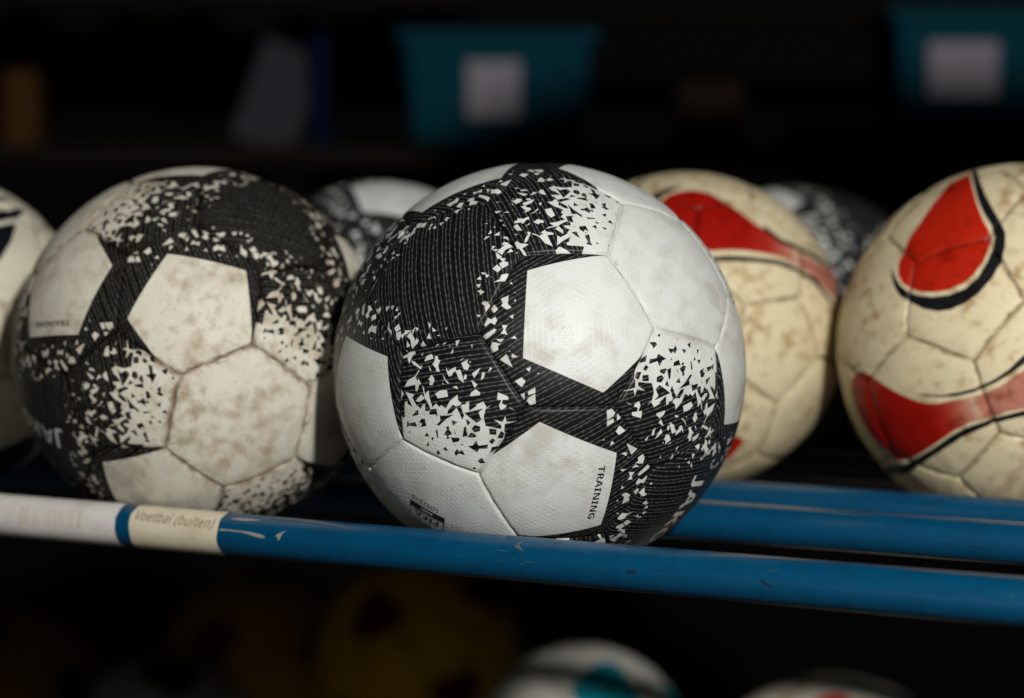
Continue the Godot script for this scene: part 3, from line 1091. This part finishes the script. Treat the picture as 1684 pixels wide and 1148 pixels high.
func make_lower_balls() -> void:
	var low := "footballs on the level below"
	var teal := lin(0.0, 0.26, 0.36)
	var shapes := []
	for d in [[Vector3(0.2, 0.76, 0.62), 0.30], [Vector3(0.80, 0.52, 0.2), 0.2], [Vector3(-0.6, -0.2, 0.7), 0.3], [Vector3(0.3, -0.8, 0.4), 0.3], [Vector3(-0.4, 0.4, -0.8), 0.3]]:
		shapes.append({"outlines": round_spot(d[0], d[1], 1), "color": teal})
	shapes.append({"outlines": round_spot(Vector3(0.56, 0.72, 0.42), 0.09, 2), "color": lin(0.16, 0.18, 0.2)})
	make_ball("blurred white and teal football on the lower level, below the middle ball", Vector3(0.0578, 0.7359, -1.9536), 0.0917, Basis.IDENTITY, "far", printed_look(lin(0.62, 0.62, 0.58), shapes, 96, 0.5, prints.old_dirt, 5.0), low)
	shapes = []
	for d in [Vector3(-0.1, 0.85, 0.52), Vector3(-0.8, 0.1, 0.5), Vector3(0.7, -0.3, 0.6), Vector3(0, -0.8, -0.5)]:
		shapes.append({"outlines": round_spot(d, 0.2, 0), "color": lin(0.45, 0.03, 0.02)})
		shapes.append({"outlines": round_spot(d + Vector3(0.27, 0.0, 0.02), 0.06, 2), "color": lin(0.03, 0.03, 0.035)})
	make_ball("blurred white football with a red patch on top, low at the right", Vector3(0.2364, 0.7358, -1.7531), 0.108, Basis.IDENTITY, "far", printed_look(lin(0.6, 0.58, 0.5), shapes, 96, 0.5, prints.old_dirt, 5.0), low)
	shapes = []
	for c in corners:
		shapes.append({"outlines": round_spot(c, 0.24, 3), "color": lin(0.10, 0.012, 0.014)})
	var yellow := printed_look(lin(0.75, 0.46, 0.015), shapes, 96, 0.5, prints.old_dirt, 5.0)
	make_ball("dim yellow football with maroon spots on the lower level, right one of two", Vector3(-0.0918, 0.7332, -2.3743), 0.105, Basis.from_euler(Vector3(0.7, 0.5, 0.2)), "far", yellow, low)
	yellow = printed_look(lin(0.42, 0.24, 0.02), shapes, 96, 0.5, prints.old_dirt, 5.0)
	make_ball("dim yellow football with maroon spots on the lower level, left one of two", Vector3(-0.2591, 0.7043, -2.4726), 0.105, Basis.from_euler(Vector3(0.1, 1.1, 0.6)), "far", yellow, low)
	shapes = []
	for c in corners:
		shapes.append({"outlines": round_spot(c, 0.3, 5), "color": lin(0.012, 0.012, 0.014)})
	make_ball("dim white and black football low at the left, only its top showing", Vector3(-0.3453, 0.6338, -2.3677), 0.105, Basis.from_euler(Vector3(0.4, 0.2, 0.5)), "far", printed_look(lin(0.55, 0.54, 0.52), shapes, 96, 0.5, prints.old_dirt, 5.0), low)
	shapes = []
	for c in corners:
		shapes.append({"outlines": round_spot(c, 0.22, 5), "color": lin(0.03, 0.012, 0.01)})
	make_ball("dark brown football in the lower left corner", Vector3(-0.5244, 0.6519, -2.5693), 0.105, Basis.from_euler(Vector3(0.3, 0.8, 0.1)), "far", printed_look(lin(0.30, 0.15, 0.03), shapes, 96, 0.5, prints.old_dirt, 5.0), low)


# ------------------------------------------------------------------ the shelf behind
func box_mesh(x: float, y: float, z: float, taper := 0.0, bevel := 0.004) -> ArrayMesh:
	# an upright box with chamfered edges, its base narrower by the taper, standing on y 0
	var st := SurfaceTool.new()
	st.begin(Mesh.PRIMITIVE_TRIANGLES)
	var rows := []
	var levels := [[0.0, -bevel], [bevel, 0.0], [y - bevel, 0.0], [y, -bevel]]
	for l in levels:
		var k: float = 1.0 - taper * (1.0 - l[0] / y)
		var hx: float = x * 0.5 * k + l[1]
		var hz: float = z * 0.5 * k + l[1]
		rows.append([Vector3(-hx + bevel, l[0], hz), Vector3(hx - bevel, l[0], hz), Vector3(hx, l[0], hz - bevel), Vector3(hx, l[0], -hz + bevel), Vector3(hx - bevel, l[0], -hz), Vector3(-hx + bevel, l[0], -hz), Vector3(-hx, l[0], -hz + bevel), Vector3(-hx, l[0], hz - bevel)])
	var tri := func(a: Vector3, b: Vector3, c: Vector3) -> void:
		st.set_smooth_group(-1)
		st.add_vertex(a)
		st.set_smooth_group(-1)
		st.add_vertex(b)
		st.set_smooth_group(-1)
		st.add_vertex(c)
	for q in 3:
		for i in 8:
			var j := (i + 1) % 8
			tri.call(rows[q][i], rows[q + 1][j], rows[q][j])
			tri.call(rows[q][i], rows[q + 1][i], rows[q + 1][j])
	for i in range(1, 7):
		tri.call(rows[0][0], rows[0][i], rows[0][i + 1])
		tri.call(rows[3][0], rows[3][i + 1], rows[3][i])
	st.generate_normals()
	return st.commit()


func bin(label: String, at: Vector3, w: float, h: float, card: Rect2, turn: float) -> void:
	var t := thing("storage_bin", label, "storage bin", at, "teal plastic bins on the shelf behind")
	t.rotation.y = turn
	var plastic := paint(lin(0.0, 0.042, 0.066), 0.5)
	plastic.metallic_specular = 0.12
	part("body", box_mesh(w, h, 0.22, 0.12, 0.006), plastic, t)
	var lip := part("rim", box_mesh(w + 0.014, 0.014, 0.234, 0.0, 0.003), plastic, t)
	lip.position = Vector3(0, h - 0.008, 0)
	var frame_of := part("card_holder", box_mesh(card.size.x + 0.008, card.size.y + 0.008, 0.004, 0.0, 0.001), plastic, t)
	frame_of.position = Vector3(card.position.x, card.position.y - 0.004, 0.106)
	var o := part("label_card", box_mesh(card.size.x, card.size.y, 0.003, 0.0, 0.0006), paint(lin(0.27, 0.255, 0.31), 0.8), t)
	o.position = Vector3(card.position.x, card.position.y, 0.1095)


func make_shelf_things() -> void:
	var wood := paint(lin(0.008, 0.006, 0.0045), 0.8)
	var shelf := thing("wooden_shelf", "dark wooden shelf board behind the rack carrying the teal bins", "shelf", Vector3(0, 1.222, -2.72))
	part("board", box_mesh(3.4, 0.024, 0.4, 0.0, 0.002), wood, shelf)
	for x: float in [-1.6, 1.6]:
		var b := part("side_panel", box_mesh(0.03, 1.9, 0.4, 0.0, 0.002), wood, shelf)
		b.position = Vector3(x, -1.222, 0)
	for z: float in [-0.12, -0.29]:
		var rod := CylinderMesh.new()
		rod.top_radius = 0.009
		rod.bottom_radius = 0.009
		rod.height = 3.17
		var over := part("upper_rod", rod, wood, shelf)
		over.position = Vector3(0, 0.194, z)
		over.rotation.z = PI / 2.0
	bin("teal plastic bin with a small white card, above the clean middle football", Vector3(-0.0193, 1.247, -2.72), 0.206, 0.118, Rect2(-0.005, 0.028, 0.057, 0.062), 0.04)
	bin("teal plastic bin with a wide white card, at the upper right", Vector3(0.51, 1.247, -2.72), 0.19, 0.142, Rect2(-0.022, 0.05, 0.074, 0.06), -0.03)
	var blk := thing("wooden_block", "upright brown wooden block on the shelf at the far left", "wooden block", Vector3(-0.546, 1.246, -2.715))
	part("block", box_mesh(0.038, 0.085, 0.05, 0.0, 0.003), paint(lin(0.06, 0.027, 0.007), 0.8), blk)
	var pap := thing("paper_sheet", "grey paper sheet leaning on the shelf between the block and the teal bin", "paper", Vector3(-0.28, 1.247, -2.70))
	var s := part("sheet", box_mesh(0.07, 0.125, 0.003, 0.0, 0.0006), paint(lin(0.04, 0.038, 0.05), 0.8), pap)
	s.rotation = Vector3(-0.3, 0.2, -0.35)
	var blu := thing("blue_folder", "dark blue folder standing on the shelf beside the grey paper", "folder", Vector3(-0.212, 1.247, -2.74))
	part("cover", box_mesh(0.018, 0.125, 0.12, 0.0, 0.002), paint(lin(0.001, 0.006, 0.028), 0.8), blu)
	var crd := thing("cardboard_box", "dim brown cardboard box on the shelf between the two teal bins", "box", Vector3(0.222, 1.247, -2.76))
	part("carton", box_mesh(0.075, 0.068, 0.1, 0.0, 0.002), paint(lin(0.032, 0.02, 0.012), 0.85), crd)
	var flap := part("flap", box_mesh(0.074, 0.002, 0.05, 0.0, 0.0005), paint(lin(0.032, 0.02, 0.012), 0.85), crd)
	flap.position = Vector3(0, 0.069, 0.025)
	flap.rotation.x = 0.08
	var hide := lin(0.035, 0.028, 0.02)
	var worn := printed_look(hide, [], 8, 0.6, prints.old_dirt, 5.0)
	make_ball("dim brown ball on the shelf above, left of the three up there", Vector3(-0.5193, 1.4925, -2.9256), 0.105, Basis.IDENTITY, "far", worn, "brown balls on the shelf above")
	make_ball("dim brown ball on the shelf above, middle of the three up there", Vector3(-0.3151, 1.4896, -2.9256), 0.105, Basis.from_euler(Vector3(1, 0, 0)), "far", worn, "brown balls on the shelf above")
	make_ball("dim brown ball on the shelf above, right of the three, over the teal bin", Vector3(-0.0999, 1.5041, -2.9266), 0.105, Basis.from_euler(Vector3(0, 1, 0)), "far", worn, "brown balls on the shelf above")
